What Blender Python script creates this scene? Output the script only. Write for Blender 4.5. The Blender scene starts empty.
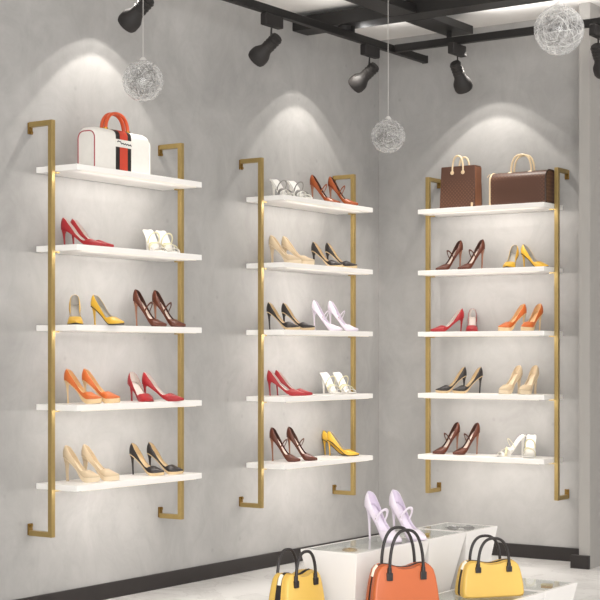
import bpy, math, random
import numpy as np
from mathutils import Vector, Matrix
random.seed(7)
S = bpy.context.scene
C = S.collection
PI = math.pi
R = math.radians

# ------------------------------------------------------------------ camera, world, lights, exposure
YAW = 0.6015
cam_d = bpy.data.cameras.new('camera')
cam_d.sensor_width = 36.0
cam_d.lens = 1533.48 / 600 * 36.0
cam_d.shift_y = 55.2 / 600
cam_d.clip_end = 60
cam = bpy.data.objects.new('camera', cam_d)
cam.location = (5.283, -8.614, 1.2525)
cam.rotation_euler = (PI / 2, 0, YAW)
C.objects.link(cam)
S.camera = cam

S.view_settings.view_transform = 'Standard'
S.view_settings.look = 'None'
S.view_settings.gamma = 1.0
S.view_settings.use_curve_mapping = False
S.view_settings.exposure = 0.0
S.cycles.use_denoising = True
S.cycles.max_bounces = 8
S.cycles.transparent_max_bounces = 24
S.cycles.caustics_reflective = False
S.cycles.caustics_refractive = False
S.cycles.sample_clamp_indirect = 4.0

W = bpy.data.worlds.new('world')
S.world = W
W.use_nodes = True
W.node_tree.nodes['Background'].inputs[0].default_value = (1.0, 0.985, 0.965, 1)
W.node_tree.nodes['Background'].inputs[1].default_value = 1.1


def lamp(name, kind, loc, rot, energy, color=(1, 1, 1), **kw):
    d = bpy.data.lights.new(name, kind)
    d.energy = energy
    d.color = color
    for k, v in kw.items():
        setattr(d, k, v)
    o = bpy.data.objects.new(name, d)
    o.location = loc
    o.rotation_euler = rot
    C.objects.link(o)
    return o


# added overhead fill for general brightness, towards the viewer's side of the room
lamp('overhead_fill', 'AREA', (4.3, -4.4, 3.27), (0, 0, 0), 45, (1, 0.97, 0.94), shape='RECTANGLE', size=3.0, size_y=5.0)


# added soft fill from behind the viewer, brightening the corner and shelf fronts
lamp('front_fill', 'AREA', (6.4, -10.3, 1.8), (R(90), 0, R(24)), 310, (1, 0.985, 0.97), shape='RECTANGLE', size=4.4, size_y=2.8)
lamp('side_fill', 'AREA', (7.3, -4.0, 1.7), (R(90), 0, R(90)), 20, (1, 0.985, 0.97), shape='RECTANGLE', size=5.0, size_y=2.6)  # added fill from the open side, lifting the left wall


# added fill strips above the two light tracks, to brighten the ceiling
lamp('ceiling_fill_strip', 'AREA', (0.38, -4.1, 3.175), (PI, 0, 0), 5, (1, 0.98, 0.96), shape='RECTANGLE', size=0.03, size_y=6.0)
lamp('ceiling_fill_strip', 'AREA', (0.38, -0.62, 3.175), (PI, 0, 0), 0.8, (1, 0.98, 0.96), shape='RECTANGLE', size=0.03, size_y=0.4)
lamp('ceiling_fill_strip', 'AREA', (2.8, -0.46, 3.175), (PI, 0, 0), 8, (1, 0.98, 0.96), shape='RECTANGLE', size=3.6, size_y=0.03)


# ------------------------------------------------------------------ materials
def lin(h):
    h = h.lstrip('#')
    v = [int(h[i:i + 2], 16) / 255 for i in (0, 2, 4)]
    return [x / 12.92 if x <= 0.04045 else ((x + 0.055) / 1.055) ** 2.4 for x in v] + [1.0]


MATS = {}


def mat(name, col, rough=0.5, metal=0.0, var=0.06, scale=30.0, bump=0.0, coat=0.0, emit=None, emit_s=0.0):
    """plain surface with a slight procedural variation of colour and gloss"""
    if name in MATS:
        return MATS[name]
    m = bpy.data.materials.new(name)
    m.use_nodes = True
    nt = m.node_tree
    b = nt.nodes['Principled BSDF']
    tc = nt.nodes.new('ShaderNodeTexCoord')
    nz = nt.nodes.new('ShaderNodeTexNoise')
    nz.inputs['Scale'].default_value = scale
    nz.inputs['Detail'].default_value = 4
    nt.links.new(tc.outputs['Object'], nz.inputs['Vector'])
    mx = nt.nodes.new('ShaderNodeMix')
    mx.data_type = 'RGBA'
    c = lin(col)
    mx.inputs['A'].default_value = [x * (1 - var) for x in c[:3]] + [1]
    mx.inputs['B'].default_value = [min(1, x * (1 + var)) for x in c[:3]] + [1]
    nt.links.new(nz.outputs['Fac'], mx.inputs['Factor'])
    nt.links.new(mx.outputs['Result'], b.inputs['Base Color'])
    b.inputs['Roughness'].default_value = rough
    b.inputs['Metallic'].default_value = metal
    b.inputs['Coat Weight'].default_value = coat
    if bump:
        bp = nt.nodes.new('ShaderNodeBump')
        bp.inputs['Strength'].default_value = bump
        bp.inputs['Distance'].default_value = 0.002
        nt.links.new(nz.outputs['Fac'], bp.inputs['Height'])
        nt.links.new(bp.outputs['Normal'], b.inputs['Normal'])
    if emit:
        b.inputs['Emission Color'].default_value = lin(emit)
        b.inputs['Emission Strength'].default_value = emit_s
    MATS[name] = m
    return m


def plaster_mat():
    """grey polished concrete plaster: broad clouds, fine trowel streaks, a few dark specks"""
    m = bpy.data.materials.new('grey_plaster')
    m.use_nodes = True
    nt = m.node_tree
    N = nt.nodes.new
    L = nt.links.new
    b = nt.nodes['Principled BSDF']
    tc = N('ShaderNodeTexCoord')
    n1 = N('ShaderNodeTexNoise'); n1.inputs['Scale'].default_value = 1.3; n1.inputs['Detail'].default_value = 6; n1.inputs['Roughness'].default_value = 0.62; n1.inputs['Distortion'].default_value = 0.6
    L(tc.outputs['Object'], n1.inputs['Vector'])
    r1 = N('ShaderNodeValToRGB')
    r1.color_ramp.elements[0].position = 0.3; r1.color_ramp.elements[0].color = (0.345, 0.339, 0.331, 1)
    r1.color_ramp.elements[1].position = 0.72; r1.color_ramp.elements[1].color = (0.465, 0.457, 0.447, 1)
    L(n1.outputs['Fac'], r1.inputs['Fac'])
    mp = N('ShaderNodeMapping'); mp.inputs['Scale'].default_value = (1.5, 1.5, 1.1); mp.inputs['Rotation'].default_value = (0.3, 0.5, 0.2)
    L(tc.outputs['Object'], mp.inputs['Vector'])
    n2 = N('ShaderNodeTexNoise'); n2.inputs['Scale'].default_value = 3.5; n2.inputs['Detail'].default_value = 9; n2.inputs['Roughness'].default_value = 0.7; n2.inputs['Distortion'].default_value = 1.2
    L(mp.outputs['Vector'], n2.inputs['Vector'])
    r2 = N('ShaderNodeValToRGB')
    r2.color_ramp.elements[0].position = 0.34; r2.color_ramp.elements[0].color = (0.83, 0.83, 0.83, 1)
    r2.color_ramp.elements[1].position = 0.6; r2.color_ramp.elements[1].color = (1, 1, 1, 1)
    L(n2.outputs['Fac'], r2.inputs['Fac'])
    mx = N('ShaderNodeMix'); mx.data_type = 'RGBA'; mx.blend_type = 'MULTIPLY'; mx.inputs['Factor'].default_value = 0.65
    L(r1.outputs['Color'], mx.inputs['A']); L(r2.outputs['Color'], mx.inputs['B'])
    n3 = N('ShaderNodeTexVoronoi'); n3.inputs['Scale'].default_value = 5.5; n3.inputs['Randomness'].default_value = 1.0
    L(tc.outputs['Object'], n3.inputs['Vector'])
    r3 = N('ShaderNodeValToRGB')
    r3.color_ramp.elements[0].position = 0.02; r3.color_ramp.elements[0].color = (0.72, 0.72, 0.72, 1)
    r3.color_ramp.elements[1].position = 0.09; r3.color_ramp.elements[1].color = (1, 1, 1, 1)
    L(n3.outputs['Distance'], r3.inputs['Fac'])
    m2 = N('ShaderNodeMix'); m2.data_type = 'RGBA'; m2.blend_type = 'MULTIPLY'; m2.inputs['Factor'].default_value = 0.5
    L(mx.outputs['Result'], m2.inputs['A']); L(r3.outputs['Color'], m2.inputs['B'])
    L(m2.outputs['Result'], b.inputs['Base Color'])
    b.inputs['Roughness'].default_value = 0.55
    bp = N('ShaderNodeBump'); bp.inputs['Strength'].default_value = 0.12; bp.inputs['Distance'].default_value = 0.01
    L(n2.outputs['Fac'], bp.inputs['Height']); L(bp.outputs['Normal'], b.inputs['Normal'])
    return m


def floor_mat():
    """pale polished marble slabs with faint grey veins"""
    m = bpy.data.materials.new('pale_marble')
    m.use_nodes = True
    nt = m.node_tree
    N = nt.nodes.new
    L = nt.links.new
    b = nt.nodes['Principled BSDF']
    tc = N('ShaderNodeTexCoord')
    n1 = N('ShaderNodeTexNoise'); n1.inputs['Scale'].default_value = 1.6; n1.inputs['Detail'].default_value = 8; n1.inputs['Distortion'].default_value = 2.2; n1.inputs['Roughness'].default_value = 0.6
    L(tc.outputs['Object'], n1.inputs['Vector'])
    r1 = N('ShaderNodeValToRGB')
    e = r1.color_ramp.elements
    e[0].position = 0.36; e[0].color = (0.74, 0.725, 0.71, 1)
    e[1].position = 0.6; e[1].color = (0.88, 0.87, 0.855, 1)
    v = e.new(0.47); v.color = (0.82, 0.81, 0.795, 1)
    v = e.new(0.49); v.color = (0.68, 0.665, 0.65, 1)
    v = e.new(0.51); v.color = (0.85, 0.84, 0.825, 1)
    L(n1.outputs['Fac'], r1.inputs['Fac'])
    br = N('ShaderNodeTexBrick'); br.offset = 0.0
    br.inputs['Color1'].default_value = (1, 1, 1, 1); br.inputs['Color2'].default_value = (0.97, 0.97, 0.97, 1); br.inputs['Mortar'].default_value = (0.8, 0.8, 0.8, 1)
    br.inputs['Scale'].default_value = 1.0; br.inputs['Mortar Size'].default_value = 0.002; br.inputs['Brick Width'].default_value = 1.2; br.inputs['Row Height'].default_value = 1.2
    L(tc.outputs['Object'], br.inputs['Vector'])
    mx = N('ShaderNodeMix'); mx.data_type = 'RGBA'; mx.blend_type = 'MULTIPLY'; mx.inputs['Factor'].default_value = 1
    L(r1.outputs['Color'], mx.inputs['A']); L(br.outputs['Color'], mx.inputs['B'])
    L(mx.outputs['Result'], b.inputs['Base Color'])
    b.inputs['Roughness'].default_value = 0.28
    return m


def canvas_mat():
    """brown coated canvas with a small all-over lattice of tan dots"""
    m = bpy.data.materials.new('brown_patterned_canvas')
    m.use_nodes = True
    nt = m.node_tree
    N = nt.nodes.new
    L = nt.links.new
    b = nt.nodes['Principled BSDF']
    tc = N('ShaderNodeTexCoord')
    mp = N('ShaderNodeMapping'); mp.inputs['Rotation'].default_value = (0, R(45), 0)
    L(tc.outputs['Object'], mp.inputs['Vector'])
    vo = N('ShaderNodeTexVoronoi'); vo.inputs['Scale'].default_value = 60; vo.inputs['Randomness'].default_value = 0.0
    L(mp.outputs['Vector'], vo.inputs['Vector'])
    rp = N('ShaderNodeValToRGB')
    rp.color_ramp.elements[0].position = 0.28; rp.color_ramp.elements[0].color = lin('#6b4a38')
    rp.color_ramp.elements[1].position = 0.42; rp.color_ramp.elements[1].color = lin('#56392c')
    L(vo.outputs['Distance'], rp.inputs['Fac'])
    L(rp.outputs['Color'], b.inputs['Base Color'])
    b.inputs['Roughness'].default_value = 0.45
    return m


def glass_mat(name, tint=(0.97, 0.985, 0.985, 1), refl=1.0):
    """thin clear pane: see-through, with a Fresnel reflection"""
    m = bpy.data.materials.new(name)
    m.use_nodes = True
    nt = m.node_tree
    nt.nodes.clear()
    out = nt.nodes.new('ShaderNodeOutputMaterial')
    tr = nt.nodes.new('ShaderNodeBsdfTransparent'); tr.inputs[0].default_value = tint
    gl = nt.nodes.new('ShaderNodeBsdfGlossy'); gl.inputs['Roughness'].default_value = 0.03
    fr = nt.nodes.new('ShaderNodeFresnel'); fr.inputs['IOR'].default_value = 1.45
    ma = nt.nodes.new('ShaderNodeMath'); ma.operation = 'MULTIPLY'; ma.inputs[1].default_value = refl
    mx = nt.nodes.new('ShaderNodeMixShader')
    ge = nt.nodes.new('ShaderNodeNewGeometry')
    fb = nt.nodes.new('ShaderNodeMath'); fb.operation = 'SUBTRACT'; fb.inputs[0].default_value = 1.0
    f2 = nt.nodes.new('ShaderNodeMath'); f2.operation = 'MULTIPLY'
    nt.links.new(ge.outputs['Backfacing'], fb.inputs[1]); nt.links.new(fb.outputs[0], f2.inputs[0]); nt.links.new(fr.outputs[0], f2.inputs[1])
    nt.links.new(f2.outputs[0], ma.inputs[0]); nt.links.new(ma.outputs[0], mx.inputs[0])
    nt.links.new(tr.outputs[0], mx.inputs[1]); nt.links.new(gl.outputs[0], mx.inputs[2])
    nt.links.new(mx.outputs[0], out.inputs[0])
    return m


def globe_mat():
    """crackled clear glass: mostly see-through, whitish and more reflective towards the rim"""
    m = bpy.data.materials.new('crackled_globe_glass')
    m.use_nodes = True
    nt = m.node_tree
    nt.nodes.clear()
    N = nt.nodes.new
    L = nt.links.new
    out = N('ShaderNodeOutputMaterial')
    tr = N('ShaderNodeBsdfTransparent'); tr.inputs[0].default_value = (0.98, 0.99, 0.99, 1)
    tl = N('ShaderNodeBsdfTranslucent'); tl.inputs[0].default_value = (0.95, 0.95, 0.95, 1)
    df = N('ShaderNodeBsdfDiffuse'); df.inputs[0].default_value = (0.95, 0.95, 0.95, 1)
    gl = N('ShaderNodeBsdfGlossy'); gl.inputs['Roughness'].default_value = 0.06
    a1 = N('ShaderNodeMixShader'); a1.inputs[0].default_value = 0.5
    L(tl.outputs[0], a1.inputs[1]); L(df.outputs[0], a1.inputs[2])
    tc = N('ShaderNodeTexCoord')
    vo = N('ShaderNodeTexVoronoi'); vo.feature = 'DISTANCE_TO_EDGE'; vo.inputs['Scale'].default_value = 30
    L(tc.outputs['Object'], vo.inputs['Vector'])
    rp = N('ShaderNodeValToRGB')
    rp.color_ramp.elements[0].position = 0.0; rp.color_ramp.elements[0].color = (0.28, 0.28, 0.28, 1)
    rp.color_ramp.elements[1].position = 0.12; rp.color_ramp.elements[1].color = (0.07, 0.07, 0.07, 1)
    L(vo.outputs['Distance'], rp.inputs['Fac'])
    lw = N('ShaderNodeLayerWeight'); lw.inputs['Blend'].default_value = 0.22
    ad = N('ShaderNodeMath'); ad.operation = 'ADD'; ad.use_clamp = True
    mu = N('ShaderNodeMath'); mu.operation = 'MULTIPLY'; mu.inputs[1].default_value = 0.55
    L(lw.outputs['Facing'], mu.inputs[0]); L(mu.outputs[0], ad.inputs[0]); L(rp.outputs['Color'], ad.inputs[1])
    b1 = N('ShaderNodeMixShader'); L(ad.outputs[0], b1.inputs[0]); L(tr.outputs[0], b1.inputs[1]); L(a1.outputs[0], b1.inputs[2])
    fr = N('ShaderNodeFresnel'); fr.inputs['IOR'].default_value = 1.4
    ge = N('ShaderNodeNewGeometry')
    fb = N('ShaderNodeMath'); fb.operation = 'SUBTRACT'; fb.inputs[0].default_value = 1.0
    f2 = N('ShaderNodeMath'); f2.operation = 'MULTIPLY'
    L(ge.outputs['Backfacing'], fb.inputs[1]); L(fb.outputs[0], f2.inputs[0]); L(fr.outputs[0], f2.inputs[1])
    b2 = N('ShaderNodeMixShader'); L(f2.outputs[0], b2.inputs[0]); L(b1.outputs[0], b2.inputs[1]); L(gl.outputs[0], b2.inputs[2])
    L(b2.outputs[0], out.inputs[0])
    return m


M_wall = plaster_mat()
M_floor = floor_mat()
M_canvas = canvas_mat()
M_pane = glass_mat('clear_glass_pane')
M_globe = globe_mat()
M_ceil = mat('white_ceiling', '#efece8', 0.8, var=0.02, scale=3)
M_black = mat('black_steel', '#1b1918', 0.5, var=0.15)
M_base = mat('dark_baseboard', '#262120', 0.45, var=0.2, scale=12)
M_lampblack = mat('matt_black_lamp', '#242120', 0.65, var=0.15)
M_lampgrey = mat('dark_lamp_baffle', '#2c2927', 0.5, metal=0.2)
M_brass = mat('brushed_brass', '#a8915c', 0.42, metal=0.6, var=0.12, scale=60)
M_brassd = mat('brass_fixing', '#8d6f38', 0.4, metal=0.75)
M_shelf = mat('white_lacquer', '#faf8f5', 0.3, var=0.01)
M_led = mat('led_diffuser', '#fff4e4', 0.5, emit='#ffeedd', emit_s=0.3)
M_part = mat('pale_partition_paint', '#a5a29e', 0.5, var=0.03, scale=4)
M_plinth = mat('white_plinth_lacquer', '#e9e6e3', 0.28, var=0.01)
M_tray = mat('tray_lining', '#e4e0da', 0.6, var=0.05)
M_wire = mat('silver_wire', '#d4d2d0', 0.4, metal=0.1)
M_wired = mat('dark_silver_wire', '#75716f', 0.4, metal=0.3)
M_cord = mat('clear_cord', '#c9c6c2', 0.4)
M_gold = mat('polished_gold', '#c59a3c', 0.25, metal=0.9)


# ------------------------------------------------------------------ mesh helpers
def merge(*parts):
    V, F = [], []
    for v, f in parts:
        o = len(V)
        V += [tuple(p) for p in v]
        F += [tuple(i + o for i in q) for q in f]
    return V, F


def box(x0, x1, y0, y1, z0, z1):
    v = [(x0, y0, z0), (x1, y0, z0), (x1, y1, z0), (x0, y1, z0), (x0, y0, z1), (x1, y0, z1), (x1, y1, z1), (x0, y1, z1)]
    f = [(0, 3, 2, 1), (4, 5, 6, 7), (0, 1, 5, 4), (1, 2, 6, 5), (2, 3, 7, 6), (3, 0, 4, 7)]
    return v, f


def loft(rings, cap=True, closed=True):
    n = len(rings[0])
    V = [tuple(p) for r in rings for p in r]
    F = []
    m = n if closed else n - 1
    for i in range(len(rings) - 1):
        for j in range(m):
            a = i * n + j
            b = i * n + (j + 1) % n
            F.append((a, b, b + n, a + n))
    if cap and closed:
        F.append(tuple(reversed(range(n))))
        F.append(tuple((len(rings) - 1) * n + j for j in range(n)))
    return V, F


def frame_of(d):
    d = Vector(d).normalized()
    up = Vector((0, 0, 1)) if abs(d.z) < 0.95 else Vector((1, 0, 0))
    a = d.cross(up).normalized()
    return a, d.cross(a).normalized()


def lathe(p0, d, prof, n=20):
    """surface of revolution from p0 along d; prof = [(distance, radius), ...]"""
    p0 = Vector(p0)
    d = Vector(d).normalized()
    a, b = frame_of(d)
    rings = []
    for t, r in prof:
        c = p0 + d * t
        rings.append([c + (a * math.cos(2 * PI * j / n) + b * math.sin(2 * PI * j / n)) * max(r, 1e-4) for j in range(n)])
    return loft(rings)


def cyl(p0, p1, r0, r1=None, n=14):
    p0, p1 = Vector(p0), Vector(p1)
    return lathe(p0, p1 - p0, [(0, r0), ((p1 - p0).length, r0 if r1 is None else r1)], n)


def tube(pts, r, n=8, closed=False, flat=1.0):
    """tube along a polyline with parallel-transported frames; flat squashes the section"""
    P = [Vector(p) for p in pts]
    m = len(P)
    T = []
    for i in range(m):
        if closed:
            t = P[(i + 1) % m] - P[i - 1]
        else:
            t = P[min(i + 1, m - 1)] - P[max(i - 1, 0)]
        T.append(t.normalized())
    a, b = frame_of(T[0])
    rings = []
    for i in range(m):
        a = (a - T[i] * a.dot(T[i])).normalized()
        b = T[i].cross(a)
        rr = r(i / (m - 1)) if callable(r) else r
        rings.append([P[i] + a * rr * math.cos(2 * PI * j / n) + b * rr * flat * math.sin(2 * PI * j / n) for j in range(n)])
    if closed:
        rings.append(rings[0])
        return loft(rings, cap=False)
    return loft(rings)


def arc_pts(p0, p1, h, n=16, e=0.75):
    """handle arch in the plane through p0, p1 and +z"""
    p0, p1 = Vector(p0), Vector(p1)
    out = []
    for i in range(n + 1):
        t = PI * i / n
        c = math.copysign(abs(math.cos(t)) ** e, math.cos(t))
        out.append((p0 + p1) / 2 + (p0 - p1) / 2 * c + Vector((0, 0, h * math.sin(t) ** e)))
    return out


def obj(name, vf, m, parent=None, smooth=True, bevel=0.0, solid=0.0, loc=None, rot=None, sub=0):
    v, f = vf
    me = bpy.data.meshes.new(name)
    me.from_pydata([tuple(p) for p in v], [], [tuple(q) for q in f])
    import bmesh
    bm = bmesh.new()
    bm.from_mesh(me)
    bmesh.ops.remove_doubles(bm, verts=bm.verts, dist=1e-6)
    if not solid:
        bmesh.ops.recalc_face_normals(bm, faces=bm.faces)
    bm.to_mesh(me)
    bm.free()
    ms = m if isinstance(m, (list, tuple)) else [m]
    for x in ms:
        me.materials.append(x)
    if smooth:
        me.shade_smooth()
        try:
            me.set_sharp_from_angle(angle=R(38))
        except Exception:
            pass
    o = bpy.data.objects.new(name, me)
    C.objects.link(o)
    if parent:
        o.parent = parent
    if loc:
        o.location = loc
    if rot:
        o.rotation_euler = rot
    if bevel:
        b = o.modifiers.new('edge', 'BEVEL')
        b.width = bevel
        b.segments = 2
        b.limit_method = 'ANGLE'
    if solid:
        s = o.modifiers.new('skin', 'SOLIDIFY')
        s.thickness = solid
        s.offset = -1
    if sub:
        s = o.modifiers.new('smooth', 'SUBSURF')
        s.levels = sub
        s.render_levels = sub
    return o


def thing(name, label, cat, loc=(0, 0, 0), rotz=0.0, group=None):
    o = bpy.data.objects.new(name, None)
    o.empty_display_size = 0.05
    o.location = loc
    o.rotation_euler = (0, 0, rotz)
    C.objects.link(o)
    o['label'] = label
    o['category'] = cat
    if group:
        o['group'] = group
    return o


def tag(o, label, cat, group=None):
    o['label'] = label
    o['category'] = cat
    if group:
        o['group'] = group
    return o


def struct(name, vf, m, bevel=0.0):
    o = obj(name, vf, m, smooth=False, bevel=bevel)
    o['kind'] = 'structure'
    return o


def dup(root, loc, rotz, label, group=None):
    r = root.copy()
    C.objects.link(r)
    r.location = loc
    r.rotation_euler = (0, 0, rotz)
    r['label'] = label
    if group:
        r['group'] = group
    for ch in list(root.children):
        c = ch.copy()
        C.objects.link(c)
        c.parent = r
        for g in list(ch.children):
            d = g.copy()
            C.objects.link(d)
            d.parent = c
    return r


# ------------------------------------------------------------------ the room
HC = 3.32
XP0, XP1 = 1.533, 1.602
struct('floor', box(-0.1, 7.5, -10.5, 2.7, -0.08, 0), M_floor)
struct('ceiling', box(-0.1, 7.5, -10.5, 2.7, HC, HC + 0.08), M_ceil)
struct('wall_left', box(-0.1, 0, -10.5, 0.1, 0, HC), M_wall)
struct('wall_back', box(0, XP0, 0, 0.1, 0, HC), M_wall)
struct('wall_right', box(XP0, XP1, -0.25, 2.6, 0, HC), M_part)
struct('wall_far', box(XP1, 7.5, 2.6, 2.7, 0, HC), M_part)
struct('baseboard_left', box(0, 0.014, -10.5, 0, 0, 0.082), M_base, 0.002)
struct('baseboard_back', box(0.014, XP0, -0.014, 0, 0, 0.082), M_base, 0.002)
struct('baseboard_right', box(XP0 - 0.045, XP1 + 0.002, -0.275, -0.25, 0, 0.078), M_base, 0.002)

# dark ceiling frame
t = thing('ceiling_frame', 'dark steel beam running out from the plain grey wall under the ceiling', 'beam', (0, -0.92, 3.21), 0, 'dark ceiling beams')
obj('beam', box(0.0, 6.5, -0.08, 0.08, 0, 0.085), M_black, t, False, 0.004)
t = thing('ceiling_frame', 'dark steel beam crossing the other and ending at the track lights above the brown bags', 'beam', (0.78, -0.41, 3.21), 0, 'dark ceiling beams')
obj('beam', box(-0.085, 0.085, -0.425, 0.10, 0, 0.05), M_black, t, False, 0.004)
obj('beam', box(-0.085, 0.085, -6.0, -0.595, 0, 0.05), M_black, t, False, 0.004)

RZ0, RZ1 = 3.125, 3.17


def rail(name, label, p0, p1, clips):
    """lighting track: channel, slot strip, end cap, suspension clips"""
    p0, p1 = Vector(p0), Vector(p1)
    d = (p1 - p0)
    Ln = d.length
    ang = math.atan2(d.y, d.x)
    t = thing(name, label, 'light track', p0, ang, 'black ceiling light tracks')
    obj('channel', box(0, Ln, -0.019, 0.019, 0, RZ1 - RZ0), M_black, t, False, 0.003)
    obj('conductor_slot', box(0.02, Ln - 0.02, -0.006, 0.006, -0.001, 0.004), M_lampgrey, t, False)
    obj('end_cap', box(Ln, Ln + 0.012, -0.021, 0.021, -0.002, RZ1 - RZ0 + 0.002), M_black, t, False, 0.003)
    for k in clips:
        obj('suspension_clip', box(k - 0.012, k + 0.012, -0.01, 0.01, RZ1 - RZ0, 3.212 - RZ0 if k != clips[-1] else HC - RZ0), M_black, t, False)
    return t


rail('track_rail', 'black light track running beside the wall with the white handbag', (0.38, -8.0, RZ0), (0.38, -0.06, RZ0), (7.08, 0.6))
rail('track_rail', 'black light track running beside the wall with the brown handbags', (0.405, -0.46, RZ0), (5.5, -0.46, RZ0), (0.375, 3.6))


def track_spot(label, x, y, ax, d, swing):
    """adapter box under the rail, thin stem, tapered head aimed along d"""
    t = thing('track_spotlight', label, 'spotlight', (x, y, RZ0), 0, 'black track spotlights')
    L_, w_ = 0.165, 0.021
    bx = box(-w_, w_, -L_ / 2, L_ / 2, -0.066, 0) if ax == 'y' else box(-L_ / 2, L_ / 2, -w_, w_, -0.066, 0)
    obj('adapter', bx, M_lampblack, t, False, 0.006)
    piv = Vector((0, 0, -0.16)) + Vector(swing)
    obj('stem', cyl((swing[0] * 0.4, swing[1] * 0.4, -0.07), piv, 0.005), M_lampblack, t)
    d = Vector(d).normalized()
    st = piv - d * 0.062
    h = obj('head', lathe(st, d, [(0, 0.0), (0, 0.026), (0.004, 0.031), (0.10, 0.035), (0.112, 0.040), (0.135, 0.053), (0.15, 0.056), (0.178, 0.056), (0.192, 0.050), (0.192, 0.046), (0.16, 0.038), (0.15, 0.0)], 24), M_lampblack, t)
    obj('lens', lathe(st, d, [(0.158, 0.0), (0.158, 0.037), (0.162, 0.037), (0.162, 0.0)], 20), M_lampgrey, h)
    obj('heat_sink', merge(*[lathe(st, d, [(0.012 + 0.02 * k, 0.03), (0.014 + 0.02 * k, 0.0365), (0.02 + 0.02 * k, 0.0365), (0.022 + 0.02 * k, 0.03)], 20) for k in range(4)]), M_lampgrey, h)
    tip = Vector((x, y, RZ0)) + st + d * 0.21
    return tip


dl = (-0.165, 0.0, -0.118)
db = (0.0, 0.13, -0.155)
tip1 = track_spot('black track spotlight hanging above the white handbag', 0.38, -2.83, 'y', dl, (-0.01, 0, 0))
track_spot('black track spotlight hanging just before the ceiling beam meets the wall', 0.38, -1.742, 'y', dl, (-0.01, 0, 0))
track_spot('black track spotlight hanging nearest the room corner above the shoes-only rack', 0.38, -0.72, 'y', dl, (-0.01, 0, 0))
tip4 = track_spot('black track spotlight aimed at the wall above the brown handbags', 0.835, -0.46, 'y', db, (0, 0.01, 0))
track_spot('black track spotlight in front of the pale partition end', 1.743, -0.46, 'y', db, (0, 0.01, 0))

# small black downlight let into the beam that meets the wall
t = thing('beam_downlight', 'small black downlight under the beam above the shoes-only rack', 'downlight', (0.34, -0.94, 3.21))
obj('housing', lathe((0, 0, 0), (0, 0, -1), [(0, 0), (0, 0.04), (0.03, 0.04), (0.03, 0.034), (0.012, 0.03), (0.01, 0)], 24), M_lampblack, t)
obj('lens', lathe((0, 0, -0.012), (0, 0, -1), [(0, 0), (0, 0.03), (0.003, 0.03), (0.003, 0)], 20), M_lampgrey, t)


def scallop(x, y, z, e):
    lamp('spot_beam', 'SPOT', (x, y, z), (0, 0, 0), e * 0.5, (1, 0.95, 0.88), spot_size=R(95), spot_blend=0.06, shadow_soft_size=0.012)
    lamp('spot_beam_core', 'SPOT', (x, y, z), (0, 0, 0), e * 1.5, (1, 0.95, 0.88), spot_size=R(82), spot_blend=0.12, shadow_soft_size=0.012)
    lamp('shelf_glow_fill', 'SPOT', (x, y, z), (0, 0, 0), e * 1.2, (1, 0.95, 0.88), spot_size=R(48), spot_blend=1.0, shadow_soft_size=0.012)  # added narrow beam standing in for glow bounced off the top shelf


SP_E = 15.5
scallop(0.30, -2.76, 3.14, SP_E)
scallop(0.34, -0.94, 3.165, SP_E)
scallop(0.867, -0.33, 3.14, SP_E)

# ------------------------------------------------------------------ wall racks
ZB, ZT = 0.3796, 2.3796
SHZ = [2.162 - 0.382 * k for k in range(5)]
PO = 0.146          # post axis off the wall
PW = 0.0125         # half width of the brass bar


def bar_post(parent, x):
    """square brass post with a return arm to the wall top and bottom (local: +x along wall, +y off the wall, z from rack bottom)"""
    H = ZT - ZB
    p = obj('upright', box(x - PW, x + PW, PO - PW, PO + PW, 0, H), M_brass, parent, False, 0.0015)
    for z0, sgn in ((0, 1), (H - 2 * PW, -1)):
        a = obj('wall_arm', box(x - PW, x + PW, 0.008, PO - PW, z0, z0 + 2 * PW), M_brass, p, False, 0.0015)
        zc = z0 + PW + sgn * 0.018
        obj('wall_plate', box(x - PW - 0.002, x + PW + 0.002, 0.0, 0.009, zc - 0.028, zc + 0.028), M_brassd, p, False, 0.002)
        obj('fixing_screw', cyl((x, 0.009, zc + sgn * 0.02), (x, 0.018, zc + sgn * 0.02), 0.008), M_brassd, p)


def make_rack(label, loc, rotz, width, mirror):
    t = thing('wall_display_rack', label, 'display rack', loc, rotz, 'brass and white wall racks')
    for x in (0, width):
        bar_post(t, x)
    for k, z in enumerate(SHZ):
        zz = z - ZB
        x0, x1 = PW, width - PW
        s = obj('shelf', box(x0, x1, 0.032, 0.2985, zz - 0.029, zz), M_shelf, t, False, 0.0025)
        for xx, q in ((x0, 1), (x1, -1)):
            a, b = sorted((xx - q * 0.0, xx + q * 0.035))
            obj('support_peg', box(a, b, PO - 0.007, PO + 0.007, zz - 0.036, zz - 0.029), M_brass, s, False)
        obj('light_strip', box(x0 + 0.04, x1 - 0.04, 0.284, 0.292, zz - 0.031, zz - 0.029), M_led, s, False)
    return t


make_rack('brass wall rack with five white shelves, the one carrying the white handbag', (0, -2.2493, ZB), -PI / 2, 3.232 - 2.2493, 1)
make_rack('brass wall rack with five white shelves, the shoes-only one beside the corner', (0, -0.5431, ZB), -PI / 2, 1.5236 - 0.5431, 1)
make_rack('brass wall rack with five white shelves, the one carrying two brown handbags', (1.3434, 0, ZB), PI, 1.3434 - 0.4551, 1)

# LED strips under the front edge of every shelf, turned towards the wall
LED_E = 1.75
LT = R(33)
for z in SHZ:
    for yc in (-(3.232 + 2.2493) / 2, -(1.5236 + 0.5431) / 2):
        lamp('shelf_light', 'AREA', (0.262, yc, z - 0.034), (0, LT, 0), LED_E * (1.18 if yc > -2 else 1.0), (1, 0.93, 0.86), shape='RECTANGLE', size=0.012, size_y=0.84)
    lamp('shelf_light', 'AREA', ((1.3434 + 0.4551) / 2, -0.262, z - 0.034), (LT, 0, 0), LED_E, (1, 0.93, 0.86), shape='RECTANGLE', size=0.76, size_y=0.012)

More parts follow.
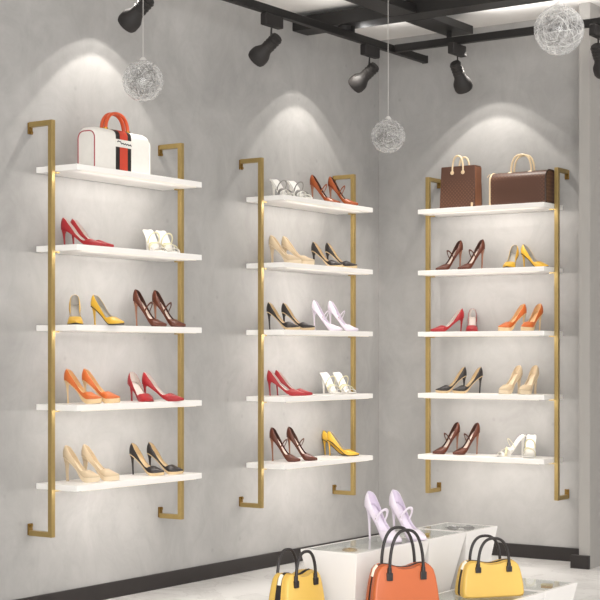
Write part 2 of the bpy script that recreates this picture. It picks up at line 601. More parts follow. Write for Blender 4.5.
# ------------------------------------------------------------------ shoes
def crom(xs, ys, x):
    """smooth interpolation (monotone cubic Hermite)"""
    xs = list(xs); ys = list(ys)
    if x <= xs[0]:
        return ys[0]
    if x >= xs[-1]:
        return ys[-1]
    i = max(k for k in range(len(xs) - 1) if xs[k] <= x)
    h = [xs[k + 1] - xs[k] for k in range(len(xs) - 1)]
    dl_ = [(ys[k + 1] - ys[k]) / h[k] for k in range(len(h))]

    def sl(k):
        if k == 0:
            return dl_[0]
        if k == len(xs) - 1:
            return dl_[-1]
        if dl_[k - 1] * dl_[k] <= 0:
            return 0.0
        return 2 * dl_[k - 1] * dl_[k] / (dl_[k - 1] + dl_[k])
    u = (x - xs[i]) / h[i]
    a, b = sl(i), sl(i + 1)
    return (ys[i] * (2 * u ** 3 - 3 * u ** 2 + 1) + h[i] * a * (u ** 3 - 2 * u ** 2 + u) + ys[i + 1] * (-2 * u ** 3 + 3 * u ** 2) + h[i] * b * (u ** 3 - u ** 2))


class Last:
    """shape of one shoe: length L, heel height h, platform p, pointed toe"""

    def __init__(s, L=0.2, h=0.09, p=0.0, cut='pump', square=False):
        s.L, s.h, s.p, s.cut, s.square = L, h, p, cut, square

    def x(s, t):
        return (t - 0.5) * s.L

    def zf(s, t):
        q = min(1, max(0, (0.69 - t) / 0.62))
        q = q * q * (3 - 2 * q) * 0.6 + q * 0.4
        return 0.005 + s.p + s.h * q + 0.005 * max(0, (t - 0.78) / 0.22) ** 2

    def w(s, t):
        if s.square:
            return crom([0, .02, .07, .18, .4, .55, .72, .9, .97, 1.0], [.012, .021, .027, .030, .029, .032, .036, .033, .029, .022], t)
        return 1.1 * crom([0, .02, .07, .18, .4, .55, .70, .80, .9, .97, 1.0], [.003, .013, .022, .026, .022, .028, .035, .031, .0185, .0075, .001], t)

    def arch(s, t):
        return crom([0, .1, .25, .4, .55, .66, .78, .9, 1.0], [.058, .057, .053, .047, .042, .038, .028, .017, .007], t)

    def phi(s, t):
        if s.cut == 'low':
            a = crom([0, .05, .12, .25, .38, .5, .61, .68], [82, 68, 55, 36, 17, 14, 30, 90], t)
        else:
            a = crom([0, .05, .12, .25, .4, .52, .61, .68], [82, 70, 60, 47, 31, 26, 38, 90], t)
        return R(a)

    def pt(s, t, ph, side):
        w = s.w(t)
        y = w * max(0.0, math.cos(ph)) ** 0.6 * side
        z = s.zf(t) + s.arch(t) * math.sin(ph)
        bulge = -0.007 * math.sin(min(ph * 1.4, PI)) * max(0, 1 - t / 0.12) + 0.016 * (math.sin(ph) ** 2) * max(0, 1 - t / 0.2)
        return (s.x(t) + bulge, y, z)

    def ts(s, a, b, n):
        return [a + (b - a) * (1 - math.cos(PI * i / n)) / 2 for i in range(n + 1)]

    def upper(s):
        ts = s.ts(0, 1, 34)
        n = 7
        V, F = [], []
        for side in (1, -1):
            rings = [[s.pt(t, s.phi(t) * j / n, side) for j in range(n + 1)] for t in ts]
            v, f = loft(rings, closed=False)
            if side == 1:
                f = [tuple(reversed(q)) for q in f]
            V, F = merge((V, F), (v, f))
        # close the counter at the very back
        lo = [s.pt(0, s.phi(0) * j / n, 1) for j in range(n + 1)]
        hi = [s.pt(0, s.phi(0) * j / n, -1) for j in range(n + 1)]
        V, F = merge((V, F), loft([lo, hi], closed=False))
        out = []
        for q in F:                                   # all faces look outwards, away from the foot
            c = sum((Vector(V[i]) for i in q), Vector()) / len(q)
            a, b, d = (Vector(V[q[i]]) for i in (0, 1, 2))
            nrm = (b - a).cross(Vector(V[q[-1]]) - a)
            if nrm.length < 1e-12:
                nrm = (d - b).cross(a - b)
            tt = c.x / s.L + 0.5
            ax = Vector((max(c.x, s.x(0.1)) if tt < 0.1 else c.x, 0, s.zf(min(1, max(0, tt))) - (0.0 if tt < 0.85 else 0.02)))
            out.append(tuple(reversed(q)) if nrm.dot(c - ax) < 0 else q)
        return V, out

    def insole(s):
        ts = s.ts(0.02, 0.86, 22)
        rings = []
        for t in ts:
            w = s.w(t) * 0.93
            rings.append([(s.x(t), w * q, s.zf(t) + 0.0015 + 0.003 * q * q) for q in (-1, -.5, 0, .5, 1)])
        return loft(rings, closed=False)

    def sole(s, extra=0.0):
        rings = []
        for t in s.ts(0, 1, 30):
            w = s.w(t) + 0.0008 + extra
            z1 = s.zf(t) + 0.001
            q = min(1, max(0, (t - 0.38) / 0.2))
            q = q * q * (3 - 2 * q)
            z0 = max(0.0, s.zf(t) - 0.005 - s.p * q)
            rings.append([(s.x(t), -w, z1), (s.x(t), w, z1), (s.x(t), w * 0.96, z0), (s.x(t), -w * 0.96, z0)])
        return loft(rings)

    def heel(s, thick=1.0):
        zt = s.zf(0.1) - 0.004
        rings = []
        m = 18
        for q, lx, wy, xb in ((0, .021, .0225, 0.0), (.05, .0155, .018, .0005), (.11, .0105, .012, .002), (.22, .0068, .0075, .0045), (.5, .0048, .0053, .008), (.8, .0041, .0045, .0105), (.97, .0043, .0046, .0115), (1.0, .0041, .0045, .0115)):
            th = thick if q > 0.1 else 1.0
            lx, wy = lx * th, wy * th
            cx = s.x(0) + 0.003 + xb + lx
            ring = []
            for j in range(m):
                a = 2 * PI * j / m
                X = cx + lx * math.cos(a)
                Z = zt * (1 - q)
                if q == 0:
                    tt = X / s.L + 0.5
                    Z = s.zf(max(0, tt)) - 0.003
                    Y = min(wy, s.w(max(0.001, tt)) * 0.97) * math.sin(a)
                else:
                    Y = wy * math.sin(a)
                ring.append((X, Y, Z))
            rings.append(ring)
        return loft(rings)

    def strap(s, t, top, r=0.0042, lean=0.012, start=25):
        """band arching from side to side over the foot at station t"""
        pts = []
        a = s.pt(t, R(start), 1)
        for i in range(17):
            g = PI * i / 16
            y = a[1] * math.cos(g) * (1 + 0.25 * math.sin(g))
            z = a[2] + top * math.sin(g) ** 0.9
            pts.append((a[0] + lean * math.sin(g), y, z))
        return tube(pts, r, 6, flat=0.35)

    def band(s, t0, t1, th0, th1, lift=0.0):
        """wide sandal band from side to side; t may shift across, for crossing bands"""
        rings = []
        for i in range(15):
            g = PI * i / 14
            u = i / 14
            ring = []
            for e in (0, 1):
                t = (t0[0] * (1 - u) + t0[1] * u) if e == 0 else (t1[0] * (1 - u) + t1[1] * u)
                w = s.w(t)
                ring.append((s.x(t), (w + 0.002) * math.cos(g), s.zf(t) + (th0 + lift) * max(0, math.sin(g)) ** 0.7))
            rings.append(ring)
        return loft(rings, closed=False)


LEATHER = dict(
    red=('#9c2026', '#c9bfb8', '#9c1f26'), yellow=('#dcae38', '#a9a49c', '#3a3128'), brown=('#54240f', '#e4d5c9', '#57281a'),
    rust=('#8c431a', '#e6d2c4', '#8a3c1c'), orange=('#c4652c', '#d8b183', '#d9bd92'), beige=('#c6b294', '#d8c6aa', '#d9c7aa'),
    black=('#221d1d', '#c5ad87', '#c9b089'), lavender=('#e4dbe6', '#ddd3e2', '#d5cad8'), white=('#efece6', '#f6f4ef', '#c9c4b6'),
    strappy=('#efece6', '#dcdad6', '#8d8a86'))
NAMES = dict(
    red=('high_heel_pump', 'red pointed pump', 'red pumps'), yellow=('high_heel_pump', 'yellow pump with grey lining', 'yellow pumps'),
    brown=('strap_stiletto', 'dark brown strap stiletto', 'brown strap stilettos'), rust=('strap_stiletto', 'rust brown strap stiletto', 'rust strap stilettos'),
    orange=('high_heel_pump', 'orange platform pump', 'orange pumps'), beige=('high_heel_pump', 'beige platform pump', 'beige pumps'),
    black=('high_heel_pump', 'black pump with tan sole', 'black pumps'), lavender=('strap_stiletto', 'pale lilac strap stiletto', 'lilac strap stilettos'),
    white=('mule_sandal', 'white heeled mule sandal', 'white mule sandals'), strappy=('mule_sandal', 'white dark-edged sandal', 'white strappy sandals'))
LASTS = dict(red=Last(.232, .088, 0, 'low'), yellow=Last(.205, .09, 0), brown=Last(.195, .135, 0), rust=Last(.195, .125, 0),
             orange=Last(.205, .092, .016), beige=Last(.205, .098, .016), black=Last(.205, .094, .008, 'low'), lavender=Last(.2, .128, 0),
             white=Last(.19, .122, 0, square=True), strappy=Last(.19, .112, 0, square=True))
PROTO = {}


def build_shoe(kind):
    s = LASTS[kind]
    cu, ci, cs = LEATHER[kind]
    nm, what, grp = NAMES[kind]
    gloss = 0.45 if kind in ('beige', 'lavender', 'white', 'strappy') else 0.36
    mu = mat(kind + '_leather', cu, gloss, var=0.05, scale=40)
    mi = mat(kind + '_lining', ci, 0.6, var=0.04)
    ms = mat(kind + '_sole', cs, 0.5, var=0.04)
    t = thing(nm, what, 'shoe')
    if kind in ('white', 'strappy'):
        obj('footbed', s.sole(0.001), mu, t)
        obj('insole', s.insole(), mi, t, solid=0.0015)
        obj('heel', s.heel(1.35), mu, t)
        edge = ms if kind == 'strappy' else mat('yellowish_strap', '#ded7b4', 0.45)
        obj('toe_band', s.band((.80, .80), (.90, .90), .022, .022), mu, t, solid=0.002)
        obj('cross_strap', s.band((.52, .74), (.60, .82), .042, .042), mu, t, solid=0.002)
        obj('cross_strap', s.band((.74, .52), (.82, .60), .046, .046), edge, t, solid=0.002)
        obj('instep_strap', s.strap(.44, .055, .004, .03, 4), edge, t)
        return t
    u = obj('upper', s.upper(), [mu, mat('dark_shoe_lining', '#3b1e14', 0.6) if kind in ('brown', 'rust') else mi], t, solid=0.0014)
    u.modifiers['skin'].material_offset = 1
    obj('insole', s.insole(), mi, t, solid=0.001)
    obj('outsole', s.sole(0.0005 if s.p else 0.0), ms, t)
    obj('heel', s.heel(1.7 if kind == 'beige' else 1.0), ms if kind == 'orange' else (mat('bronze_heel', '#9a6c55', 0.35, 0.3) if kind in ('brown', 'rust') else mu), t)
    if kind in ('brown', 'rust', 'lavender'):
        k = obj('ankle_strap', s.strap(.40, .050, .0062, .028, 12), mu, t)
        a = s.pt(.40, R(12), -1)
        obj('buckle', box(a[0] - .001, a[0] + .006, a[1] - .003, a[1] + .001, a[2] + .008, a[2] + .015), M_brassd, k, False)
    return t


RACK = dict(L='white-bag rack', M='all-shoe rack', R='brown-bags rack')
ORD = ['top', 'second', 'third', 'fourth', 'bottom']
# rack, shelf, kind, then for each shoe of the pair: x, y, heading relative to the view (degrees)
PAIRS = [
    ('L', 2, 'red', (0.160, -3.026, -16), (0.145, -2.945, -16)),
    ('L', 2, 'white', (0.150, -2.475, -58), (0.161, -2.382, -58)),
    ('L', 3, 'yellow', (0.170, -3.094, -80), (0.282, -2.981, -34)),
    ('L', 3, 'brown', (0.155, -2.513, -24), (0.182, -2.391, -24)),
    ('L', 4, 'orange', (0.155, -3.021, -22), (0.171, -2.907, -18)),
    ('L', 4, 'red', (0.170, -2.602, -55), (0.224, -2.492, -18)),
    ('L', 5, 'beige', (0.155, -3.031, -24), (0.174, -2.915, -20)),
    ('L', 5, 'black', (0.155, -2.537, -26), (0.177, -2.418, -20)),
    ('M', 1, 'strappy', (0.150, -1.319, -50), (0.186, -1.198, -50)),
    ('M', 1, 'rust', (0.155, -0.874, -22), (0.199, -0.741, -22)),
    ('M', 2, 'beige', (0.155, -1.296, -24), (0.172, -1.187, -20)),
    ('M', 2, 'black', (0.155, -0.852, -24), (0.182, -0.737, -20)),
    ('M', 3, 'black', (0.155, -1.316, -22), (0.182, -1.201, -18)),
    ('M', 3, 'lavender', (0.155, -0.852, -24), (0.189, -0.726, -24)),
    ('M', 4, 'red', (0.155, -1.286, -16), (0.148, -1.200, -16)),
    ('M', 4, 'white', (0.150, -0.801, -55), (0.177, -0.697, -55)),
    ('M', 5, 'brown', (0.155, -1.296, -24), (0.189, -1.170, -24)),
    ('M', 5, 'yellow', (0.165, -0.689, -18), (0.096, -0.639, -18)),
    ('R', 2, 'brown', (0.611, -0.155, 206), (0.758, -0.139, 206)),
    ('R', 2, 'yellow', (1.047, -0.165, 246), (1.181, -0.109, -48)),
    ('R', 3, 'red', (0.600, -0.160, 202), (0.743, -0.098, 262)),
    ('R', 3, 'orange', (1.051, -0.160, 208), (1.176, -0.147, 226)),
    ('R', 4, 'black', (0.628, -0.160, 196), (0.747, -0.164, 200)),
    ('R', 4, 'beige', (1.038, -0.160, 222), (1.158, -0.151, 232)),
    ('R', 5, 'brown', (0.590, -0.155, 206), (0.727, -0.146, 206)),
    ('R', 5, 'white', (1.047, -0.165, 196), (1.165, -0.145, 255)),
]


def put_shoe(kind, x, y, z, head, label):
    rz = YAW + R(head)
    if kind not in PROTO:
        o = build_shoe(kind)
        PROTO[kind] = o
        o.location = (x, y, z)
        o.rotation_euler = (0, 0, rz)
        o['label'] = label
        o['group'] = NAMES[kind][2]
        return o
    return dup(PROTO[kind], (x, y, z), rz, label, NAMES[kind][2])


for rk, sh, kind, a, b in PAIRS:
    for k, (x, y, hd) in enumerate((a, b)):
        near = (k == 1) if rk != 'R' else (k == 0)
        lb = '%s, the one %s the corner, %s shelf of %s' % (NAMES[kind][1], 'nearer' if near else 'farther from', ORD[sh - 1], RACK[rk])
        put_shoe(kind, x, y, SHZ[sh - 1], hd, lb)

# ------------------------------------------------------------------ bags on the racks
def rrect(hw, z0, z1, rb, rt, n=6, e=1.0):
    """rounded rectangle section (y, z), counter-clockwise, bottom radius rb, top radius rt"""
    pts = []
    for cx, cz, r, a0 in ((hw - rb, z0 + rb, rb, -90), (hw - rt, z1 - rt, rt, 0), (-hw + rt, z1 - rt, rt, 90), (-hw + rb, z0 + rb, rb, 180)):
        for i in range(n + 1):
            a = R(a0 + 90 * i / n)
            pts.append((cx + r * math.cos(a), cz + r * math.sin(a)))
    return pts


def barrel(w, d, h, rb, rt, bulge=0.006, n=14, x0=None, x1=None, grow=0.0, endr=0.0):
    x0 = -w / 2 if x0 is None else x0
    x1 = w / 2 if x1 is None else x1
    rings = []
    for i in range(n + 1):
        x = x0 + (x1 - x0) * i / n
        if endr and i in (0, 1, n - 1, n):
            x = math.copysign(w / 2 - (endr * 0.3 if i in (1, n - 1) else 0), x)
        u = abs(x) / (w / 2)
        dx = max(0.0, abs(x) - (w / 2 - endr))
        drop = endr - math.sqrt(max(0.0, endr * endr - dx * dx)) if endr else 0.0
        drop *= 0.8
        k = bulge * (1 - u * u)
        sec = rrect(d / 2 + k + grow, -grow * 0.2, h + grow - 0.004 * (1 - u * u) + 0.5 * k - drop, rb, rt)
        rings.append([(x, y, z) for y, z in sec])
    return loft(rings)


def boston_bag(t, w, d, h, body_m, trim_m, rt, hx, hh, hr, pipe_r=0.004, tabs=True, far_m=None):
    b = obj('body', barrel(w, d, h, 0.018, rt), body_m, t)
    for sx in (-1, 1):
        ring = [(sx * w / 2, y, z) for y, z in rrect(d / 2, 0.002, h - 0.002, 0.018, rt)]
        obj('piping', tube(ring, pipe_r, 8, closed=True), trim_m if sx < 0 or far_m is None else far_m, t)
    for sy in (-1, 1):
        hdl = obj('handle', tube(arc_pts((-hx, sy * (d / 2 - 0.05), h - 0.012), (hx, sy * (d / 2 - 0.05), h - 0.012), hh, 20), hr, 10), trim_m, t)
        if tabs:
            for sx in (-1, 1):
                obj('handle_tab', lathe((sx * hx, sy * (d / 2 - 0.028), h - 0.012), (0, sy, 0.9), [(0, 0), (0, 0.016), (0.004, 0.015), (0.005, 0)], 16), trim_m, hdl)
    obj('zip', box(-w / 2 + 0.02, w / 2 - 0.02, -0.005, 0.005, h - 0.006, h + 0.003), mat('dull_zip', '#8f8a80', 0.4, 0.6), t, False)
    return b


M_wleather = mat('white_leather', '#f3f1ee', 0.4, var=0.015)
M_redtrim = mat('red_trim', '#a83a44', 0.4)
M_orange = mat('orange_red_strap', '#d5582f', 0.4)
M_blackl = mat('black_leather', '#1d1a1a', 0.38, var=0.1)
M_beigel = mat('natural_leather', '#e0c9a4', 0.45)

t = thing('duffel_handbag', 'white boxy handbag with orange handle and black and orange stripe on top shelf', 'handbag', (0.185, -2.822, SHZ[0]), PI / 2 + R(1))
w, d, h = 0.425, 0.105, 0.210
obj('body', barrel(w, d, h, 0.012, 0.035, 0.004, 24, endr=0.03), M_wleather, t)
for sx in (-1, 1):
    obj('piping', tube([(sx * w / 2, y, z) for y, z in rrect(d / 2, 0.002, h - 0.024, 0.012, 0.035)], 0.0028, 8, closed=True), M_redtrim if sx < 0 else M_wleather, t)
for sy in (-1, 1):
    hd = obj('handle', tube(arc_pts((-0.085, sy * 0.013, h - 0.006), (0.085, sy * 0.013, h - 0.006), 0.092, 22, 0.9), 0.010, 10, flat=0.8), M_orange, t)
    for sx in (-1, 1):
        obj('handle_ring', cyl((sx * 0.085, sy * 0.013, h - 0.006), (sx * 0.085, sy * 0.013, h + 0.006), 0.0135), M_gold, hd)
obj('side_stripe', merge(barrel(w, d, h, 0.012, 0.035, 0.004, 3, -0.058, -0.030, 0.0022), barrel(w, d, h, 0.012, 0.035, 0.004, 3, 0.030, 0.058, 0.0022)), M_blackl, t)
obj('centre_stripe', barrel(w, d, h, 0.012, 0.035, 0.004, 4, -0.030, 0.030, 0.0026), mat('orange_red_stripe', '#c9452f', 0.4), t)
yy = -(d / 2 + 0.010)
lab = obj('label_plate', box(-0.061, 0.061, yy, yy + 0.006, 0.122, 0.160), M_wleather, t, False, 0.002)
sq = [(-0.053 + 0.106 * i / 40, yy - 0.001, 0.142 + 0.010 * math.exp(-((i - 5) / 4.0) ** 2) - 0.004 * i / 40 + 0.003 * math.sin(i * 0.9)) for i in range(41)]
obj('dark_script', tube(sq, 0.0022, 6), mat('dark_script', '#3c3c44', 0.5), lab)

t = thing('tote_bag', 'tall upright brown tote bag with cream handles beside the brown barrel bag', 'handbag', (0.712, -0.185, SHZ[0]), R(-2))
w, d, h = 0.245, 0.11, 0.262
rings = []
for z, k in ((0, 1.0), (0.004, 1.01), (h * 0.5, 1.0), (h - 0.004, 0.98), (h, 0.972)):
    rings.append([(x * k, y * (1 - 0.28 * z / h), z) for x, y in rrect(w / 2, -d / 2, d / 2, 0.006, 0.006, 3)])
obj('body', loft(rings), M_canvas, t)
obj('side_panel', box(w / 2 - 0.002, w / 2 + 0.0025, -d / 2 + 0.018, d / 2 - 0.018, 0.004, h - 0.01), mat('tan_side_leather', '#8b5a3f', 0.45), t, False, 0.001)
obj('top_opening', box(-w / 2 + 0.012, w / 2 - 0.012, -d / 2 + 0.024, d / 2 - 0.024, h - 0.002, h + 0.001), mat('dark_bag_lining', '#241915', 0.8), t, False)
for sy in (-1, 1):
    yv = sy * (d / 2 * 0.72)
    hd = obj('handle', tube(arc_pts((-0.038, yv, h - 0.035), (0.038, yv, h - 0.035), 0.098, 20, 0.8), 0.006, 10), M_beigel, t)
    for sx in (-1, 1):
        obj('handle_tab', lathe((sx * 0.038, sy * (d / 2 * 0.74 - 0.001), h - 0.04), (0, sy, 0), [(0, 0), (0, 0.013), (0.006, 0.012), (0.007, 0)], 14), M_beigel, hd)
obj('corner_tab', box(w / 2 - 0.02, w / 2 - 0.006, -d / 2 - 0.003, -d / 2 + 0.004, 0.006, 0.03), M_beigel, t, False, 0.002)

t = thing('barrel_handbag', 'low wide brown barrel handbag with cream handles and end piping', 'handbag', (1.128, -0.17, SHZ[0]), R(-1))
boston_bag(t, 0.375, 0.14, 0.203, M_canvas, M_beigel, 0.055, 0.068, 0.115, 0.0065, 0.006, True, mat('dark_piping', '#3d2a20', 0.45))
obj('tassel_tab', tube([(-0.19, -0.03, 0.19), (-0.21, -0.035, 0.196), (-0.225, -0.035, 0.18)], 0.003, 6), M_beigel, t)

# ------------------------------------------------------------------ white tapered display plinths
def plinth(label, x0, x1, y0, y1, z, iL, iR, iN, iF, grp):
    """tapered pedestal: wide rim on top, sunk tray under a glass pane, faces leaning in to a small foot"""
    cx, cy = (x0 + x1) / 2, (y0 + y1) / 2
    t = thing('display_plinth', label, 'display plinth', (cx, cy, 0), 0, grp)
    X0, X1, Y0, Y1 = x0 - cx, x1 - cx, y0 - cy, y1 - cy

    def rect(a, b, c, d, zz):
        return [(a, c, zz), (b, c, zz), (b, d, zz), (a, d, zz)]
    r = 0.016
    V, F = loft([rect(X0 + iL, X1 - iR, Y0 + iN, Y1 - iF, 0), rect(X0, X1, Y0, Y1, z - 0.006), rect(X0, X1, Y0, Y1, z),
                 rect(X0 + r, X1 - r, Y0 + r, Y1 - r, z), rect(X0 + r, X1 - r, Y0 + r, Y1 - r, z - 0.024)], cap=True)
    body = obj('pedestal', (V, F), M_plinth, t, False, 0.0015)
    obj('tray_lining', box(X0 + r, X1 - r, Y0 + r, Y1 - r, z - 0.0245, z - 0.0225), M_tray, body, False)
    obj('glass_top', box(X0 + r, X1 - r, Y0 + r, Y1 - r, z - 0.005, z - 0.0005), M_pane, t, False)
    return t


ZH, ZL = 0.52, 0.30
UX0, UX1 = 2.005, 2.256
plinth('tall white tapered plinth under the lilac heels, nearest the viewer', UX0, UX1, -3.835, -3.296, ZH, 0.13, 0.05, 0.045, 0.16, 'tall white display plinths')
plinth('tall white tapered plinth in the middle of its row, behind the lilac heels', UX0, UX1, -3.292, -2.986, ZH, 0.10, 0.05, 0.03, 0.23, 'tall white display plinths')
plinth('tall white tapered plinth last in its row, nearest the back wall', UX0, UX1, -2.982, -2.705, ZH, 0.10, 0.05, 0.03, 0.14, 'tall white display plinths')
LX0, LX1 = 2.262, 2.602
plinth('low white tapered plinth nearest the partition, past the yellow bag', LX0, LX1, -2.961, -2.65, ZL, 0.06, 0.05, 0.03, 0.08, 'low white display plinths')
plinth('low white tapered plinth carrying the yellow bag next to the partition side', LX0, LX1, -3.42, -2.965, ZL, 0.06, 0.05, 0.03, 0.08, 'low white display plinths')
plinth('low white tapered plinth carrying the orange bag', LX0, LX1, -3.98, -3.424, ZL, 0.06, 0.05, 0.04, 0.08, 'low white display plinths')
plinth('low white tapered plinth carrying the yellow bag near the dark baseboard', 1.88, 2.256, -4.25, -3.842, ZL, 0.06, 0.05, 0.04, 0.05, 'low white display plinths')

put_shoe('lavender', 2.128, -3.432, ZH, -50, 'pale lilac strap stiletto on the tall plinth, nearer the viewer')
put_shoe('lavender', 2.176, -3.322, ZH, -50, 'pale lilac strap stiletto on the tall plinth, farther from the viewer')

# small accessories in the glass-topped trays
def ring_bracelet(label, x, y, z, r, m):
    pts = [(r * math.cos(2 * PI * k / 28), r * math.sin(2 * PI * k / 28), 0.004) for k in range(28)]
    o = obj('bangle', tube(pts, 0.004, 8, closed=True), m)
    o.location = (x, y, z)
    return tag(o, label, 'bracelet')


zt = ZH - 0.0224
ring_bracelet('gold bangle lying in the tray nearest the viewer', 2.095, -3.63, zt, 0.026, M_gold)
ring_bracelet('silver bangle in the tray beside the gold bangle', 2.06, -3.55, zt, 0.028, M_wire)


def gift_box(label, x, y, z, w, d, h):
    t = thing('jewel_box', label, 'jewellery box', (x, y, z), 0.25)
    obj('case', box(-w / 2, w / 2, -d / 2, d / 2, 0, h * 0.62), M_gold, t, False, 0.002)
    obj('lid', box(-w / 2 - 0.001, w / 2 + 0.001, -d / 2 - 0.001, d / 2 + 0.001, h * 0.64, h), mat('pale_gold_lid', '#d9c48c', 0.35, 0.6), t, False, 0.002)


gift_box('small gold box in the tray just behind the lilac heels', 2.105, -3.05 - 0.03, zt, 0.045, 0.035, 0.017)
gift_box('small gold box in the low tray past the yellow bag', 2.50, -2.73, ZL - 0.0224, 0.045, 0.035, 0.017)


def glasses(label, x, y, z, rz):
    t = thing('sunglasses', label, 'sunglasses', (x, y, z), rz)
    m = mat('dark_frame', '#1c1a1a', 0.3)
    for s in (-1, 1):
        obj('lens', lathe((s * 0.034, 0, 0.012), (0, -0.35, 1), [(0, 0), (0, 0.024), (0.002, 0.024), (0.0025, 0)], 20), mat('smoked_lens', '#2b2928', 0.15), t)
        obj('temple', tube([(s * 0.058, 0.0, 0.013), (s * 0.058, 0.08, 0.006), (s * 0.05, 0.11, 0.004)], 0.0025, 6), m, t)
    obj('bridge', tube([(-0.058, 0, 0.014), (-0.034, 0.004, 0.016), (0, 0.002, 0.016), (0.034, 0.004, 0.016), (0.058, 0, 0.014)], 0.0025, 6), m, t)


glasses('dark sunglasses in the tray nearest the back wall', 2.13, -2.80, zt + 0.001, 0.6)
pts = [(0.04 * math.cos(k * 0.5) * (1 + 0.25 * math.sin(k * 1.3)), 0.03 * math.sin(k * 0.5), 0.003) for k in range(25)]
o = obj('chain_necklace', tube(pts, 0.0022, 6), M_wired)
o.location = (2.075, -2.87, zt)
tag(o, 'thin dark chain coiled in the tray beside the sunglasses', 'necklace')

# ------------------------------------------------------------------ bowling bags in front
def dome_ring(W, H, y, k=1.0):
    """front silhouette of the bag: wide flat bottom, sloping sides, round shoulders, shallow dip in the middle of the top"""
    pts = []
    half = [(0.0, 0.0), (0.25, 0.0), (0.44, 0.0), (0.485, 0.02), (0.5, 0.10), (0.495, 0.3), (0.475, 0.55), (0.45, 0.75), (0.42, 0.89), (0.375, 0.965), (0.32, 1.0), (0.22, 0.985), (0.1, 0.93), (0.0, 0.915)]
    for a, b in half:
        pts.append((a * W * k, y, b * H))
    for a, b in reversed(half[1:-1]):
        pts.append((-a * W * k, y, b * H))
    return pts


def bowling_bag(label, loc, head, W, H, D, col, colname, HH):
    rz = YAW + R(head)
    t = thing('bowling_handbag', label, 'handbag', loc, rz, 'bowling handbags on the low plinths')
    m = mat(colname + '_bag_leather', col, 0.36, var=0.07, scale=14)
    cream = mat('cream_piping', '#eee3cf', 0.4)
    for s in (-1, 1):
        ys = [s * D * q for q in (0.16, 0.30, 0.43, 0.485, 0.5)]
        ks = [0.985, 1.0, 0.985, 0.95, 0.90]
        rings = []
        for y, k in zip(ys, ks):
            ring = []
            for (x, yy_, z) in dome_ring(W, H, y, k):
                yy2 = yy_ * (1 - 0.30 * z / H)
                zz = z if z < 0.3 * H else 0.3 * H + (z - 0.3 * H) * (0.985 if k < 0.96 else 1.0)
                zz = zz + (0.006 if (k < 0.96 and z < 0.02) else 0)
                ring.append((x, yy2, zz))
            rings.append(ring)
        p = obj('side_panel', loft(rings), m, t)
        seam = [(x, y * (1 - 0.30 * z / H), z + 0.001) for (x, y, z) in dome_ring(W, H, s * D * 0.16, 0.992)]
        obj('piping', tube([q for q in seam if q[2] > 0.02 * H], 0.0018, 6), m, p)
        hx = 0.25 * W
        yb = s * D * 0.36
        hd = obj('handle', tube(arc_pts((-hx, yb * 1.12, H * 0.80), (hx, yb * 1.12, H * 0.80), HH, 24, 0.8), 0.0058, 10), M_blackl, t)
        for sx in (-1, 1):
            tab = merge(box(sx * hx - 0.0115, sx * hx + 0.0115, min(s * D * .33, s * D * .46), max(s * D * .33, s * D * .46), H * 0.70, H * 0.86), cyl((sx * hx, yb * 1.05, H * 0.84), (sx * hx, yb * 1.1, H * 0.96), 0.0095, 0.008, 10))
            obj('handle_tab', tab, M_blackl, hd, False, 0.003)
    g = [[(x, y * (1 - 0.30 * z / H), z) for (x, y, z) in dome_ring(W, H, q * D, 0.975)] for q in (-0.162, 0.0, 0.162)]
    g = [[(x, y, z if z > 0.02 * H else z + 0.002) for x, y, z in r_] for r_ in g]
    obj('gusset', loft(g), M_blackl, t)
    zp = [(x, 0.0, z + 0.002) for (x, y, z) in dome_ring(W, H, 0, 0.975) if z > 0.9 * H]
    zp.sort()
    obj('zip', tube(zp, 0.003, 6), M_blackl, t)
    obj('corner_trim', tube([(x, 0.0, z + 0.002) for (x, y, z) in dome_ring(W, H, 0, 0.985) if x < -0.35 * W and z > 0.7 * H], 0.0075, 8), cream, t)
    for sx in (-1, 1):
        for sy in (-1, 1):
            obj('foot_stud', cyl((sx * 0.36 * W, sy * 0.28 * D, -0.0), (sx * 0.36 * W, sy * 0.28 * D, 0.006), 0.006), M_brass, t)


bowling_bag('orange bowling handbag with tall black handles in front of the lilac heels', (2.394, -3.738, ZL), 16, 0.262, 0.185, 0.115, '#bb6033', 'orange', 0.165)
bowling_bag('yellow bowling handbag with black handles, farther from the viewer than the orange one', (2.462, -3.178, ZL), 16, 0.262, 0.140, 0.11, '#d8b258', 'yellow', 0.12)
bowling_bag('yellow bowling handbag with black handles, on the plinth near the dark baseboard', (2.115, -4.02, ZL), 50, 0.22, 0.165, 0.11, '#d8b258', 'yellow', 0.11)

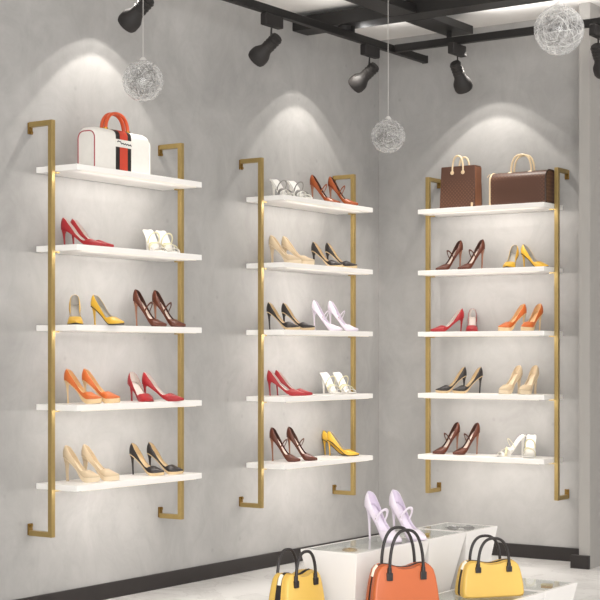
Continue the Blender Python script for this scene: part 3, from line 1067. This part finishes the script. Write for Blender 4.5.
# ------------------------------------------------------------------ glass pendant globes
def pendant(label, x, y, z, r):
    t = thing('globe_pendant', label, 'pendant light', (x, y, HC), 0, 'glass globe pendants')
    c = Vector((0, 0, z - HC))
    obj('ceiling_rose', lathe((0, 0, 0), (0, 0, -1), [(0, 0), (0, 0.03), (0.015, 0.028), (0.018, 0)], 20), M_wire, t)
    obj('cord', cyl((0, 0, -0.015), c + Vector((0, 0, r + 0.012)), 0.0016, None, 8), M_cord, t)
    obj('cap', lathe(c + Vector((0, 0, r + 0.014)), (0, 0, -1), [(0, 0), (0, 0.008), (0.01, 0.016), (0.022, 0.02), (0.022, 0)], 16), M_wire, t)
    prof = [(r - r * math.cos(PI * k / 24), r * math.sin(PI * k / 24)) for k in range(25)]
    g = obj('glass_globe', lathe(c + Vector((0, 0, r)), (0, 0, -1), prof, 40), M_globe, t)
    rnd = random.Random(int(x * 100))
    for m, n, rr, wr in ((M_wire, 3, 0.96, 0.0008), (M_wired, 14, 0.66, 0.0012), (M_wire, 7, 0.64, 0.0011)):
        segs = []
        for k in range(n):
            ax = Vector((rnd.gauss(0, 1), rnd.gauss(0, 1), rnd.gauss(0, 1))).normalized()
            a, b = frame_of(ax)
            off = rnd.uniform(-0.55, 0.55)
            q = math.sqrt(1 - off * off)
            ph = rnd.uniform(0, 6.28)
            pts = []
            for i in range(27):
                th = 2 * PI * i / 27
                wob = 1 + (0.0 if rr > 0.9 else 0.22 * math.sin(3 * th + ph))
                pts.append(c + (ax * off + (a * math.cos(th) + b * math.sin(th)) * q) * r * rr * min(wob, 0.97 / rr))
            segs.append(tube(pts, wr, 5, closed=True))
        obj('wire_tangle', merge(*segs), m, t)
    return t


pendant('clear glass globe pendant filled with silver wire, hanging above the white handbag', 0.471, -2.941, 2.576, 0.1)
pendant('smallest looking clear glass globe pendant of silver wire, hanging before the room corner', 0.9275, -1.415, 2.453, 0.094)
pendant('largest looking clear glass globe pendant of silver wire, hanging before the partition end', 2.668, -2.974, 2.552, 0.1)
